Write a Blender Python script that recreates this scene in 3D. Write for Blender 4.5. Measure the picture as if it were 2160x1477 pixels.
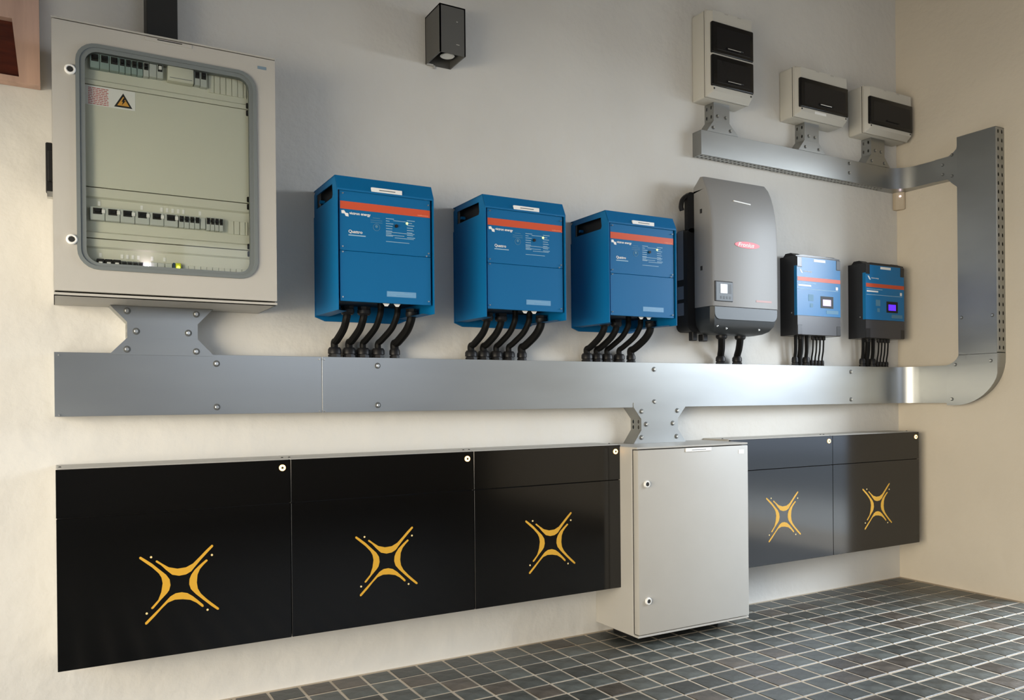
import bpy, bmesh, math, random
from mathutils import Vector, Matrix
random.seed(7)
PI = math.pi
for o in list(bpy.data.objects): bpy.data.objects.remove(o, do_unlink=True)
scn = bpy.context.scene
COL = scn.collection

# ------------------------------------------------------------------ camera
F, YAW, PITCH, ROLL, CD, CH, SX, SY = 1733.3066, .5238, -.0021, -.0092, 2.9753, 1.0204, 36.1255, 107.5517
cy_, sy_ = math.cos(YAW), math.sin(YAW); cp_, sp_ = math.cos(PITCH), math.sin(PITCH)
FWD = Vector((sy_*cp_, cy_*cp_, sp_)); R0 = Vector((cy_, -sy_, 0)); U0 = R0.cross(FWD)
RG = math.cos(ROLL)*R0 + math.sin(ROLL)*U0; UP = -math.sin(ROLL)*R0 + math.cos(ROLL)*U0
cam = bpy.data.cameras.new('camera'); co = bpy.data.objects.new('camera', cam); COL.objects.link(co)
M = Matrix((RG, UP, -FWD)).transposed().to_4x4(); M.translation = Vector((0, -CD, CH)); co.matrix_world = M
cam.sensor_fit = 'HORIZONTAL'; cam.sensor_width = 36; cam.lens = F*36/2160
cam.shift_x = -SX/2160; cam.shift_y = SY/2160; cam.clip_start = .02
scn.camera = co

# ------------------------------------------------------------------ world, lights, exposure
XR = 4.1272                      # right wall plane; back wall is y = 0
w = bpy.data.worlds.new('world'); scn.world = w; w.use_nodes = True
bg = w.node_tree.nodes['Background']; bg.inputs[0].default_value = (.68, .81, 1, 1); bg.inputs[1].default_value = 2.1
def area(name, loc, target, sx, sy, power, col):
    l = bpy.data.lights.new(name, 'AREA'); l.shape = 'RECTANGLE'; l.size = sx; l.size_y = sy; l.energy = power; l.color = col
    o = bpy.data.objects.new(name, l); COL.objects.link(o); o.location = loc
    d = Vector(target) - Vector(loc); o.rotation_euler = d.to_track_quat('-Z', 'Y').to_euler(); return o
area('doorway_daylight', (XR+2.6, -2.7, 3.2), (0, -.9, 1.4), 4.2, 2.5, 790, (.84, .92, 1))
area('garage_daylight', (-4.2, -3.2, 1.35), (.6, -.2, 1.1), 4.0, 2.2, 385, (1, .84, .59))
area('rear_fill_light', (2.3, -5.6, 1.9), (2.3, 0, 1.6), 2.6, 1.1, 12, (.98, .97, 1))  # added fill light behind the camera; the window there is made up
scn.view_settings.view_transform = 'Standard'; scn.view_settings.look = 'None'
scn.view_settings.gamma = 1; scn.view_settings.use_curve_mapping = False; scn.view_settings.exposure = 0.02

# ------------------------------------------------------------------ materials
MATS = {}
def mat(name, col, rough=.5, metal=0, noise=0, nscale=8, bump=0, bscale=60, emit=0, ecol=None, coat=0, spec=.5, rvar=0, objvar=0, aniso=None, detail=4):
    if name in MATS: return MATS[name]
    m = bpy.data.materials.new(name); m.use_nodes = True; nt = m.node_tree; p = nt.nodes['Principled BSDF']
    c = (*col, 1); p.inputs['Base Color'].default_value = c
    p.inputs['Roughness'].default_value = rough; p.inputs['Metallic'].default_value = metal
    p.inputs['Specular IOR Level'].default_value = spec
    if coat: p.inputs['Coat Weight'].default_value = coat; p.inputs['Coat Roughness'].default_value = .06
    if emit: p.inputs['Emission Color'].default_value = (*(ecol or col), 1); p.inputs['Emission Strength'].default_value = emit
    tc = nt.nodes.new('ShaderNodeTexCoord')
    if noise or rvar:
        mp = nt.nodes.new('ShaderNodeMapping'); nt.links.new(tc.outputs['Object'], mp.inputs[0])
        if aniso: mp.inputs['Scale'].default_value = aniso
        n = nt.nodes.new('ShaderNodeTexNoise'); n.inputs['Scale'].default_value = nscale; n.inputs['Detail'].default_value = detail
        nt.links.new(mp.outputs[0], n.inputs['Vector'])
    if noise:
        r = nt.nodes.new('ShaderNodeMapRange'); r.inputs[1].default_value = .25; r.inputs[2].default_value = .75
        r.inputs[3].default_value = 1-noise; r.inputs[4].default_value = 1+noise
        nt.links.new(n.outputs['Fac'], r.inputs[0])
        mx = nt.nodes.new('ShaderNodeMix'); mx.data_type = 'RGBA'; mx.blend_type = 'MULTIPLY'; mx.inputs[0].default_value = 1
        mx.inputs[6].default_value = c; nt.links.new(r.outputs[0], mx.inputs[7]); nt.links.new(mx.outputs[2], p.inputs['Base Color'])
        if objvar:
            oi = nt.nodes.new('ShaderNodeObjectInfo'); r2 = nt.nodes.new('ShaderNodeMapRange')
            r2.inputs[3].default_value = 1-objvar; r2.inputs[4].default_value = 1+objvar
            nt.links.new(oi.outputs['Random'], r2.inputs[0]); mu = nt.nodes.new('ShaderNodeMath'); mu.operation = 'MULTIPLY'
            nt.links.new(r.outputs[0], mu.inputs[0]); nt.links.new(r2.outputs[0], mu.inputs[1]); nt.links.new(mu.outputs[0], mx.inputs[7])
    if rvar:
        r = nt.nodes.new('ShaderNodeMapRange'); r.inputs[3].default_value = max(.02, rough-rvar); r.inputs[4].default_value = min(1, rough+rvar)
        nt.links.new(n.outputs['Fac'], r.inputs[0]); nt.links.new(r.outputs[0], p.inputs['Roughness'])
    if bump:
        n2 = nt.nodes.new('ShaderNodeTexNoise'); n2.inputs['Scale'].default_value = bscale; n2.inputs['Detail'].default_value = 5
        nt.links.new(tc.outputs['Object'], n2.inputs['Vector']); b = nt.nodes.new('ShaderNodeBump')
        b.inputs['Strength'].default_value = bump; b.inputs['Distance'].default_value = .01
        nt.links.new(n2.outputs['Fac'], b.inputs['Height']); nt.links.new(b.outputs[0], p.inputs['Normal'])
    MATS[name] = m; return m
def glass_mat(name, tint, fac):
    m = bpy.data.materials.new(name); m.use_nodes = True; nt = m.node_tree; nt.nodes.clear()
    o = nt.nodes.new('ShaderNodeOutputMaterial'); t = nt.nodes.new('ShaderNodeBsdfTransparent'); t.inputs[0].default_value = (*tint, 1)
    g = nt.nodes.new('ShaderNodeBsdfGlossy'); g.inputs['Roughness'].default_value = .04
    fr = nt.nodes.new('ShaderNodeFresnel'); fr.inputs[0].default_value = 1.25
    mx = nt.nodes.new('ShaderNodeMixShader'); nt.links.new(fr.outputs[0], mx.inputs[0]); nt.links.new(t.outputs[0], mx.inputs[1]); nt.links.new(g.outputs[0], mx.inputs[2])
    nt.links.new(mx.outputs[0], o.inputs[0]); MATS[name] = m; return m

WASHB = mat('dull_button_steel', (.10, .09, .08), .5, .6)
WALL = mat('plaster', (.655, .64, .60), .9, noise=.05, nscale=2.2, bump=.55, bscale=14)
WALLR = mat('plaster_right_warm_light', (.64, .58, .48), .9, noise=.04, nscale=2, bump=.4, bscale=16)  # same plaster as the back wall, with warm light put into its colour
DULL = mat('rear_wall_paint', (.18, .165, .14), .9, noise=.05)
CEIL = mat('ceiling_paint', (.33, .30, .27), .9, noise=.04)
GROUT = mat('grout', (.50, .42, .32), .6, noise=.22, nscale=6, bump=.3, bscale=90)
TILE = mat('slate_tile', (.054, .060, .055), .42, noise=.7, nscale=14, bump=.25, bscale=30, rvar=.12, objvar=.45)
TILEB = mat('brown_slate_tile', (.062, .052, .042), .42, noise=.7, nscale=14, bump=.25, bscale=30, rvar=.12, objvar=.4)
WOOD = mat('pale_wood', (.52, .34, .26), .55, noise=.18, nscale=5, aniso=(6, 6, .6))
REDW = mat('dark_red_wood', (.075, .014, .006), .25, noise=.5, nscale=9, aniso=(1, 1, 6), coat=.4)
RAL = mat('light_grey_paint', (.445, .43, .395), .45, noise=.02, bump=.04, bscale=400)
SEAM = mat('black_seam', (.012, .012, .012), .7)
GALV = mat('galvanised_steel', (.37, .38, .375), .36, 1, noise=.05, nscale=4, detail=2, rvar=.04, aniso=(.5, 1, 2))
STEEL = mat('bolt_steel', (.55, .55, .53), .3, 1)
HOLE = mat('hole_dark', (.02, .02, .02), .9)
RUBB = mat('grey_rubber', (.15, .17, .172), .5)
BLUE = mat('blue_paint', (.0, .125, .32), .5, spec=.25, bump=.05, bscale=300)
BLUEF = mat('blue_front_film', (.0, .125, .32), .45, spec=.25)
BLUEG = mat('gloss_blue_film', (.0, .16, .40), .3, spec=.35)
RED = mat('orange_red_print', (.60, .075, .018), .4)
WHITE = mat('white_print', (.85, .85, .83), .5)
PALEB = mat('pale_blue_print', (.30, .48, .62), .5)
DIMB = mat('faint_blue_print', (.08, .23, .36), .5)
BLK = mat('black_plastic', (.008, .008, .009), .45, spec=.3)
BLKS = mat('satin_black_shell', (.012, .012, .014), .28)
CABLE = mat('black_cable', (.004, .004, .004), .55, spec=.15)
PANEL = mat('black_glass_panel', (.0012, .0012, .0014), .12, spec=.75)
GOLD = mat('gold_print', (.66, .36, .035), .35)
GOLDL = mat('pale_gold_print', (.85, .66, .30), .35)
SILV = mat('silver_shell', (.25, .247, .24), .5, .05)
DGRY = mat('dark_grey_shell', (.022, .027, .031), .45)
DGRY2 = mat('blue_grey_shell', (.070, .086, .098), .42)
IVORY = mat('ivory_plastic', (.56, .545, .49), .45)
SMOKE = mat('smoked_plastic', (.006, .006, .006), .16, spec=.35)
SMOKE2 = mat('smoked_plastic_dark_grey', (.012, .012, .013), .25, spec=.3)
CHARC = mat('charcoal_metal', (.095, .094, .088), .5)
PCOV = mat('cover_plate_paint', (.66, .66, .56), .5)
PMOD = mat('breaker_plastic', (.52, .55, .52), .5)
PMODG = mat('green_grey_breaker', (.28, .37, .35), .5)
YEL = mat('yellow_plastic', (.60, .62, .05), .5)
AMBER = mat('warning_amber', (.75, .38, .06), .5)
PINKR = mat('red_text_print', (.55, .12, .12), .5)
FROR = mat('red_logo_print', (.72, .06, .09), .4)
RINGL = mat('amber_led_ring', (1, .62, .22), .4, emit=5, ecol=(1, .55, .18))
LEDW = mat('white_led', (1, .9, 1), .4, emit=14, ecol=(1, .82, .98))
LEDY = mat('yellow_led', (.9, .9, .1), .4, emit=5, ecol=(.75, .85, .05))
LCDB = mat('blue_lcd', (.05, .0, .8), .3, emit=1.3, ecol=(.10, .02, 1))
LCDP = mat('pale_violet_lcd', (.6, .45, .8), .3, emit=.55, ecol=(.55, .35, .85))
LCDW = mat('white_lcd', (.85, .9, 1), .3, emit=.5, ecol=(.8, .9, 1))
GLASS = glass_mat('window_glass', (.985, .995, .98), .05)
CHROME = mat('lamp_reflector', (.8, .8, .8), .12, 1)

# ------------------------------------------------------------------ helpers
def setm(o, label=None, cat=None, group=None, kind=None):
    if label: o['label'] = label
    if cat: o['category'] = cat
    if group: o['group'] = group
    if kind: o['kind'] = kind
    return o
def thing(name, label, cat, loc, group=None):
    o = bpy.data.objects.new(name, None); o.empty_display_size = .05; COL.objects.link(o); o.location = loc
    return setm(o, label, cat, group)
def rootloc(o):
    while o.parent: o = o.parent
    return Vector(o.location)
def link(name, bm, m, parent=None, smooth=False, label=None, origin=None):
    bmesh.ops.recalc_face_normals(bm, faces=bm.faces)
    off = rootloc(parent) if parent else Vector(origin or (0, 0, 0))
    if off.length: bmesh.ops.translate(bm, verts=bm.verts, vec=-off)
    me = bpy.data.meshes.new(name); bm.to_mesh(me); bm.free()
    for x in (m if isinstance(m, (list, tuple)) else [m]): me.materials.append(x)
    if smooth:
        for p in me.polygons: p.use_smooth = True
        me.set_sharp_from_angle(angle=math.radians(35))
    o = bpy.data.objects.new(name, me); COL.objects.link(o)
    if parent: o.parent = parent
    elif origin: o.location = origin
    if label: o['label'] = label
    return o
N = bmesh.new
def box(bm, x0, x1, d0, d1, z0, z1, bev=0, seg=2):
    """box in back-wall coordinates: x, distance in front of the wall, z"""
    b = N() if bev else bm
    vs = [b.verts.new((x, y, z)) for z in (z0, z1) for y in (-d1, -d0) for x in (x0, x1)]
    for f in ((0, 1, 3, 2), (4, 6, 7, 5), (0, 4, 5, 1), (2, 3, 7, 6), (0, 2, 6, 4), (1, 5, 7, 3)): b.faces.new([vs[i] for i in f])
    if bev:
        bmesh.ops.recalc_face_normals(b, faces=b.faces)
        bmesh.ops.bevel(b, geom=b.edges[:], offset=bev, segments=seg, profile=.5, affect='EDGES')
        me = bpy.data.meshes.new('t'); b.to_mesh(me); b.free(); bm.from_mesh(me); bpy.data.meshes.remove(me)
    return bm
FB = lambda a, d, z: (a, -d, z)              # back wall frame
FR = lambda s, d, z: (XR-d, -s, z)           # right wall frame, s = distance from the corner
def prism(bm, pts, d0, d1, fr=FB):
    """polygon (a,z) extruded from distance d0 to d1"""
    a = [bm.verts.new(fr(p[0], d0, p[1])) for p in pts]; b = [bm.verts.new(fr(p[0], d1, p[1])) for p in pts]
    bm.faces.new(a); bm.faces.new(b); n = len(pts)
    for i in range(n): bm.faces.new((a[i], a[(i+1) % n], b[(i+1) % n], b[i]))
    return bm
def profx(bm, pts, x0, x1):
    """profile (d,z) extruded along x"""
    a = [bm.verts.new((x0, -d, z)) for d, z in pts]; b = [bm.verts.new((x1, -d, z)) for d, z in pts]
    bm.faces.new(a); bm.faces.new(b); n = len(pts)
    for i in range(n): bm.faces.new((a[i], a[(i+1) % n], b[(i+1) % n], b[i]))
    return bm
def flat(bm, pts, d, fr=FB):
    bm.faces.new([bm.verts.new(fr(p[0], d, p[1])) for p in pts]); return bm
def rect(bm, x0, x1, z0, z1, d, fr=FB): return prism(bm, [(x0, z0), (x1, z0), (x1, z1), (x0, z1)], d-.0004, d+.0004, fr)
def rrect(x0, x1, z0, z1, r, n=6):
    out = []
    for cx, cz, a0 in ((x1-r, z0+r, -90), (x1-r, z1-r, 0), (x0+r, z1-r, 90), (x0+r, z0+r, 180)):
        for i in range(n+1):
            a = math.radians(a0+90*i/n); out.append((cx+r*math.cos(a), cz+r*math.sin(a)))
    return out
def disc(cx, cz, r, n=16, sx=1): return [(cx+sx*r*math.cos(2*PI*i/n), cz+r*math.sin(2*PI*i/n)) for i in range(n)]
def ringplate(bm, outer, inner, d0, d1, fr=FB):
    n = len(outer)
    A = [[bm.verts.new(fr(p[0], d, p[1])) for p in L] for L in (outer, inner) for d in (d0, d1)]
    o0, o1, i0, i1 = A
    for k in range(n):
        j = (k+1) % n
        bm.faces.new((o0[k], o0[j], i0[j], i0[k])); bm.faces.new((o1[k], o1[j], i1[j], i1[k]))
        bm.faces.new((o0[k], o0[j], o1[j], o1[k])); bm.faces.new((i0[k], i0[j], i1[j], i1[k]))
    return bm
def perf(bm, fn, a0, a1, b0, b1, na, nb, ra, rb, th=.0012):
    """sheet with real oval holes; fn(a,b,t) -> xyz (t = thickness offset)"""
    sa, sb = (a1-a0)/na, (b1-b0)/nb
    for i in range(na):
        for j in range(nb):
            ca, cb = a0+(i+.5)*sa, b0+(j+.5)*sb
            out = [(ca+sa/2*u, cb+sb/2*v) for u, v in ((1, 0), (1, 1), (0, 1), (-1, 1), (-1, 0), (-1, -1), (0, -1), (1, -1))]
            inn = [(ca+ra*math.cos(k*PI/4), cb+rb*math.sin(k*PI/4)) for k in range(8)]
            for t in (0, th):
                o = [bm.verts.new(fn(p[0], p[1], t)) for p in out]; q = [bm.verts.new(fn(p[0], p[1], t)) for p in inn]
                for k in range(8): bm.faces.new((o[k], o[(k+1) % 8], q[(k+1) % 8], q[k]))
                if t == 0: q0 = q
            for k in range(8): bm.faces.new((q0[k], q0[(k+1) % 8], q[(k+1) % 8], q[k]))
    return bm
def lathe(bm, prof, c, ax=(0, 0, 1), n=12):
    """prof [(r, h)], axis ax from point c"""
    ax = Vector(ax).normalized(); t = Vector((1, 0, 0)) if abs(ax.x) < .9 else Vector((0, 1, 0))
    u = ax.cross(t).normalized(); v = ax.cross(u); c = Vector(c); rings = []
    for r, h in prof:
        rings.append([bm.verts.new(c+ax*h+u*(r*math.cos(2*PI*i/n))+v*(r*math.sin(2*PI*i/n))) for i in range(n)])
    for a, b in zip(rings, rings[1:]):
        for i in range(n): bm.faces.new((a[i], a[(i+1) % n], b[(i+1) % n], b[i]))
    bm.faces.new(rings[0]); bm.faces.new(rings[-1]); return bm
def catmull(P, n=8):
    P = [Vector(p) for p in P]; Q = [2*P[0]-P[1]]+P+[2*P[-1]-P[-2]]; out = []
    for i in range(1, len(Q)-2):
        for k in range(n):
            t = k/n; a, b, c, d = Q[i-1:i+3]
            out.append(.5*((2*b)+(c-a)*t+(2*a-5*b+4*c-d)*t*t+(3*b-a-3*c+d)*t**3))
    return out+[P[-1]]
def tube(bm, path, r, n=10, sm=True):
    P = catmull(path) if sm else [Vector(p) for p in path]; rings = []; prev = None
    for i, p in enumerate(P):
        t = (P[min(i+1, len(P)-1)]-P[max(i-1, 0)]).normalized()
        if prev is None: u = t.cross(Vector((0, 1, .01))).normalized()
        else: u = (prev-t*prev.dot(t)).normalized()
        prev = u; v = t.cross(u)
        rings.append([bm.verts.new(p+u*(r*math.cos(2*PI*k/n))+v*(r*math.sin(2*PI*k/n))) for k in range(n)])
    for a, b in zip(rings, rings[1:]):
        for k in range(n): bm.faces.new((a[k], a[(k+1) % n], b[(k+1) % n], b[k]))
    bm.faces.new(rings[0]); bm.faces.new(rings[-1]); return bm
def text(s, x, z, size, d, m, parent, name='lettering', fr='B', squeeze=1, bold=0, shear=0):
    cu = bpy.data.curves.new('txt', 'FONT'); cu.body = s; cu.size = size; cu.extrude = .0002; cu.offset = bold; cu.shear = shear
    o = bpy.data.objects.new('txt', cu); COL.objects.link(o)
    dg = bpy.context.evaluated_depsgraph_get(); me = bpy.data.meshes.new_from_object(o.evaluated_get(dg))
    bpy.data.objects.remove(o); bpy.data.curves.remove(cu)
    bm = N(); bm.from_mesh(me); bpy.data.meshes.remove(me)
    for v in bm.verts: v.co = Vector((x+v.co.x*squeeze, -d-v.co.z, z+v.co.y))
    return link(name, bm, m, parent)
def copy_tree(o, delta, parent=None):
    c = o.copy(); COL.objects.link(c); c.parent = parent
    if parent is None: c.location = Vector(o.location)+Vector(delta)
    for ch in list(o.children): copy_tree(ch, delta, c)
    return c
BOLTMESH = {}
WASH_SHADE = mat('shaded_washer', (.16, .165, .16), .5, .8)  # bolt flange coloured dark, painting a ring of shade round each head
def bolt(parent, a, z, d, fr=FB, r=.011, name='bolt'):
    key = (fr is FR, r)
    if key not in BOLTMESH:
        bm = N(); ax = (0, -1, 0) if fr is FB else (-1, 0, 0)
        lathe(bm, [(r, 0), (r, .0015), (r*.92, .0025)], (0, 0, 0), ax, 16)
        lathe(bm, [(r*.62, .0025), (r*.62, .0065), (r*.5, .0075)], (0, 0, 0), ax, 6)
        bmesh.ops.recalc_face_normals(bm, faces=bm.faces)
        for f in bm.faces:
            c = f.calc_center_median()
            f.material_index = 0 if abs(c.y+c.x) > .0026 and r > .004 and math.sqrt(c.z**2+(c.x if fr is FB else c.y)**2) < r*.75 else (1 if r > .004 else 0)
        me = bpy.data.meshes.new('bolt'); bm.to_mesh(me); bm.free(); me.materials.append(STEEL); me.materials.append(WASH_SHADE); BOLTMESH[key] = me
    o = bpy.data.objects.new(name, BOLTMESH[key]); COL.objects.link(o); o.parent = parent
    o.location = Vector(fr(a, d, z))-rootloc(parent); return o

# ------------------------------------------------------------------ the room
Y1, XL, ZC = -5.4, -.9, 3.4
DY0, DY1, DZ = .722, 2.2, 2.36           # doorway in the right wall
def slab(name, bm, m): return setm(link(name, bm, m), kind='structure')
slab('wall_back', box(N(), XL-.2, XR+.36, -.2, 0, -.1, ZC), WALL)
bm = N(); T = .36
for s0, s1, z0, z1 in ((0, DY0, -.1, ZC), (DY0, DY1, DZ, ZC), (DY1, -Y1, -.1, ZC)): box(bm, XR, XR+T, s0, s1, z0, z1)
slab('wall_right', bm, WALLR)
bm = N()
for s0, s1, z0, z1 in ((0, .35, -.1, ZC), (.35, 4.9, 1.80, ZC), (4.9, -Y1, -.1, ZC)): box(bm, XL-.12, XL, s0, s1, z0, z1)
slab('wall_left', bm, WALL)
bm = N()
for x0, x1, z0, z1 in ((XL-.12, 1.0, -.1, ZC), (1.0, 3.6, -.1, 1.35), (1.0, 3.6, 2.45, ZC), (3.6, XR+T, -.1, ZC)): box(bm, x0, x1, -Y1, -Y1+.15, z0, z1)
slab('wall_front', bm, DULL)
GRND = mat('concrete_ground', (.55, .54, .51), .9, noise=.15)
slab('ground', box(N(), XR+T+.6, XR+9, -4, 9, -.1, -.03), GRND)
slab('ground', box(N(), -9, XL-.2, -4, 9, -.1, -.03), GRND)
slab('ceiling', box(N(), XL-.2, XR+T, -.2, -Y1+.15, ZC, ZC+.1), CEIL)
floor = slab('floor', box(N(), XL-.2, XR+T+.6, -.1, -Y1+.15, -.1, -.0014), GROUT)
# slate tiles: nearest ones are objects of their own, the rest one part
TP, TX, TY, G = .1116, .6369, .0146, .0095
def pix(x, y, z=0):
    d = Vector((x, y, z))-Vector((0, -CD, CH)); t = d.dot(FWD)
    return None if t < .05 else (1080+SX+F*d.dot(RG)/t, 738.5+SY-F*d.dot(UP)/t)
cells = []
for i in range(-14, 35):
    for j in range(0, 48):
        x0, y0 = TX+i*TP, -TY-j*TP
        x1, y1 = x0+TP, y0-TP
        if x0 < XL or y1 < Y1: continue
        if x1 > XR and (y0 > -DY0): x1 = XR-.006
        if x1 > XR+T: continue
        if x1-x0 < .03: continue
        q = [pix(*c) for c in ((x0, y0), (x1, y0), (x1, y1), (x0, y1))]; a = 0
        if all(q) and any(0 < u < 2160 and 0 < v < 1477 for u, v in q):
            a = abs(sum(q[k][0]*q[(k+1) % 4][1]-q[(k+1) % 4][0]*q[k][1] for k in range(4)))/2
        if 2.05 < x0 < 2.6 and y0 > -.2: a = 0
        cells.append((a, x0, x1, y0, y1))
cells.sort(key=lambda c: -c[0])
def tilegeo(bm, x0, x1, y0, y1, rng):
    g = G/2; r = lambda: rng.uniform(-.0012, .0012); c = [(x0+g+r(), y0-g+r()), (x1-g+r(), y0-g+r()), (x1-g+r(), y1+g+r()), (x0+g+r(), y1+g+r())]
    mx, my = (x0+x1)/2, (y0+y1)/2; h = rng.uniform(-.0006, .0006)
    L = [[bm.verts.new((mx+(px-mx)*k, my+(py-my)*k, z)) for px, py in c] for k, z in ((1, -.006), (1, -.0018+h), (.965, h))]
    for a, b in zip(L, L[1:]):
        for k in range(4): bm.faces.new((a[k], a[(k+1) % 4], b[(k+1) % 4], b[k]))
    bm.faces.new(L[2])
rng = random.Random(3); TM = []
for v in range(8):
    bm = N(); tilegeo(bm, -TP/2, TP/2, TP/2, -TP/2, rng); bmesh.ops.recalc_face_normals(bm, faces=bm.faces)
    me = bpy.data.meshes.new('tile'); bm.to_mesh(me); bm.free(); me.materials.append(TILEB if v == 5 else TILE); TM.append(me)
sel = [c for c in cells if abs(c[2]-c[1]-TP) < 1e-4][:300]; selset = set(sel)
for a, x0, x1, y0, y1 in sel:
    o = bpy.data.objects.new('tile', rng.choice(TM)); COL.objects.link(o); o.parent = floor
    o.location = ((x0+x1)/2, (y0+y1)/2, 0)
bm = N()
for c in cells:
    if c not in selset: tilegeo(bm, *c[1:], rng)
setm(link('tiles', bm, TILE, floor), kind='stuff')

# ------------------------------------------------------------------ galvanised trunking
ZT0, ZT1, DT = .981, 1.1775, .075
def sheet_run(bm, x0, x1, d, z0, z1, th=.0015):   # U shaped body open to the wall
    box(bm, x0, x1, 0, d, z0, z0+th); box(bm, x0, x1, 0, d, z1-th, z1)
def arc(cx, cz, r, a0, a1, n=12): return [(cx+r*math.cos(math.radians(a0+(a1-a0)*i/n)), cz+r*math.sin(math.radians(a0+(a1-a0)*i/n))) for i in range(n+1)]
RB = .11
def bend(bm, d, z0, z1, r, th=.0015, s_end=.34, xs=None):
    """front sheet sweeping round the corner from the back wall to the right wall (plan curve), with top and bottom plates"""
    xc, yc = XR-d-r, -d-r; xs = xs if xs else xc
    plan = [(xs, -d)]+[(xc+r*math.sin(a*PI/24), yc+r*math.cos(a*PI/24)) for a in range(13)]+[(XR-d, -s_end)]
    back = [(xs, 0)]+[(xc+(XR-xc)*min(1, k/6), 0 if k < 6 else -(-yc)*(k-6)/6*1.0) for k in range(13)]+[(XR, -s_end)]
    n = len(plan)
    P = {}
    for nm, L in (('f', plan), ('b', back)):
        for zz in (z0, z1): P[nm, zz] = [bm.verts.new((x, y, zz)) for x, y in L]
    for k in range(n-1):
        bm.faces.new((P['f', z0][k], P['f', z0][k+1], P['f', z1][k+1], P['f', z1][k]))
        for zz in (z0, z1): bm.faces.new((P['f', zz][k], P['f', zz][k+1], P['b', zz][k+1], P['b', zz][k]))
    return bm
XB = XR-DT-RB
tr = thing('cable_trunking', 'long wide galvanised steel cable trunking above the black panels, bending into the corner', 'trunking', (0, 0, ZT0))
bm = N(); sheet_run(bm, 0, XB, DT-.002, ZT0, ZT1); box(bm, 0, .0015, 0, DT-.002, ZT0, ZT1); link('trunking_body', bm, GALV, tr)
for a, b in ((0, .824), (.8255, XB)):
    bm = N(); box(bm, a, b, DT-.0018, DT, ZT0-.001, ZT1+.001, .0004, 1); link('cover_panel', bm, GALV, tr)
link('corner_bend', bend(N(), DT, ZT0, ZT1, RB), GALV, tr, True)
for x in (.470, 1.032, 2.322, 3.634):
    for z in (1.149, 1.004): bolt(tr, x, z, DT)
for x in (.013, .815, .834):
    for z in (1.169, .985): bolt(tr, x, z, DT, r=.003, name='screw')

rs = thing('riser_trunking', 'tall vertical galvanised trunking with perforated side on the right wall, with rounded elbow below', 'trunking', FR(.5, 0, ZT0))
SL, SR_, ZRT = .405, .607, 2.355
pts = [(.34, ZT0-.012), (.38, ZT0-.012)]+arc(SL-.02, ZT0+.228, .24, -90, 0, 14)[1:]+[(SR_, 1.228), (SL, 1.228)]+[(SL-.002, 1.222), (SL-.012, 1.207), (SL-.028, 1.193), (SL-.05, 1.182), (.34, ZT1+.001)]
pts = [(min(p[0], SR_), p[1]) for p in pts]
link('elbow_cover', prism(N(), pts, DT-.0016, DT+.0003, FR), GALV, rs)
bm = N(); L = arc(SL-.025, ZT0+.228, .227, -90, 0, 14); L = [(.34, L[0][1])]+L+[(L[-1][0], 1.23)]
for (a, b), (c, d) in zip(L, L[1:]):
    bm.faces.new([bm.verts.new(FR(*p)) for p in ((a, 0, b), (c, 0, d), (c, DT-.002, d), (a, DT-.002, b))])
link('elbow_side', bm, GALV, rs, True); bm = N()
LI = [(SL, 1.23), (SL-.002, 1.222), (SL-.012, 1.207), (SL-.028, 1.193), (SL-.05, 1.182), (.34, ZT1)]
for (a, b), (c, d) in zip(LI, LI[1:]):
    bm.faces.new([bm.verts.new(FR(*p)) for p in ((a, 0, b), (c, 0, d), (c, DT-.002, d), (a, DT-.002, b))])
link('elbow_side', bm, GALV, rs, True)
link('riser_cover', prism(N(), [(SL, 1.23), (SR_-.0015, 1.23), (SR_-.0015, ZRT), (SL, ZRT)], DT-.0016, DT, FR), GALV, rs)
bm = N(); perf(bm, lambda a, b, t: FR(SR_-t, a, b), .004, DT-.006, 1.235, ZRT, 2, 26, .0055, .0105)
for a, b in ((0, .004), (DT-.006, DT)):
    prism(bm, [(SR_-.0012, 1.235), (SR_, 1.235), (SR_, ZRT), (SR_-.0012, ZRT)], a, b, FR)
link('perforated_side', bm, GALV, rs)
bm = N(); prism(bm, [(SL, 1.23), (SL+.0015, 1.23), (SL+.0015, ZRT), (SL, ZRT)], 0, DT-.002, FR); prism(bm, [(SL, ZRT-.0015), (SR_, ZRT-.0015), (SR_, ZRT), (SL, ZRT)], 0, DT-.002, FR)
prism(bm, [(SL, 1.23), (SR_-.002, 1.23), (SR_-.002, ZRT-.002), (SL, ZRT-.002)], 0, .001, FR)
link('riser_body', bm, GALV, rs)
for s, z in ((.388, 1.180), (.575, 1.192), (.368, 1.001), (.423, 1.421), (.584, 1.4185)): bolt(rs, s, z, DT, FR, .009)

DU, ZU0, ZU1, RU = .06, 2.157, 2.271, .12
ut = thing('upper_trunking', 'narrow galvanised trunking with perforated underside below the ivory boxes', 'trunking', (2.624, 0, ZU0))
XU = XR-DU-RU
bm = N(); box(bm, 2.624, XU, 0, DU-.002, ZU1-.0015, ZU1); box(bm, 2.624, 2.6255, 0, DU-.002, ZU0, ZU1)
box(bm, 2.626, XU, 0, .001, ZU0+.002, ZU1-.002)
link('trunking_body', bm, GALV, ut)
link('cover_panel', box(N(), 2.624, XU, DU-.0018, DU, ZU0, ZU1+.001, .0005, 1), GALV, ut)
bm = N(); perf(bm, lambda a, b, t: (a, -b, ZU0+t), 2.626, XU, .004, DU-.004, 50, 2, .0085, .0055); link('perforated_base', bm, GALV, ut)
link('corner_bend', bend(N(), DU, ZU0, ZU1, RU, s_end=.28), GALV, ut, True)
jp = [(.275, ZU0-.002), (.345, ZU0-.004), (.368, 2.128), (SL-.003, 2.098), (SL-.003, 2.330), (SL-.012, 2.300), (.375, 2.285), (.350, 2.272), (.275, ZU1+.001)]
link('junction_plate', prism(N(), jp, DU, DU+.0015, FR), GALV, ut)
bm = N()
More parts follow.
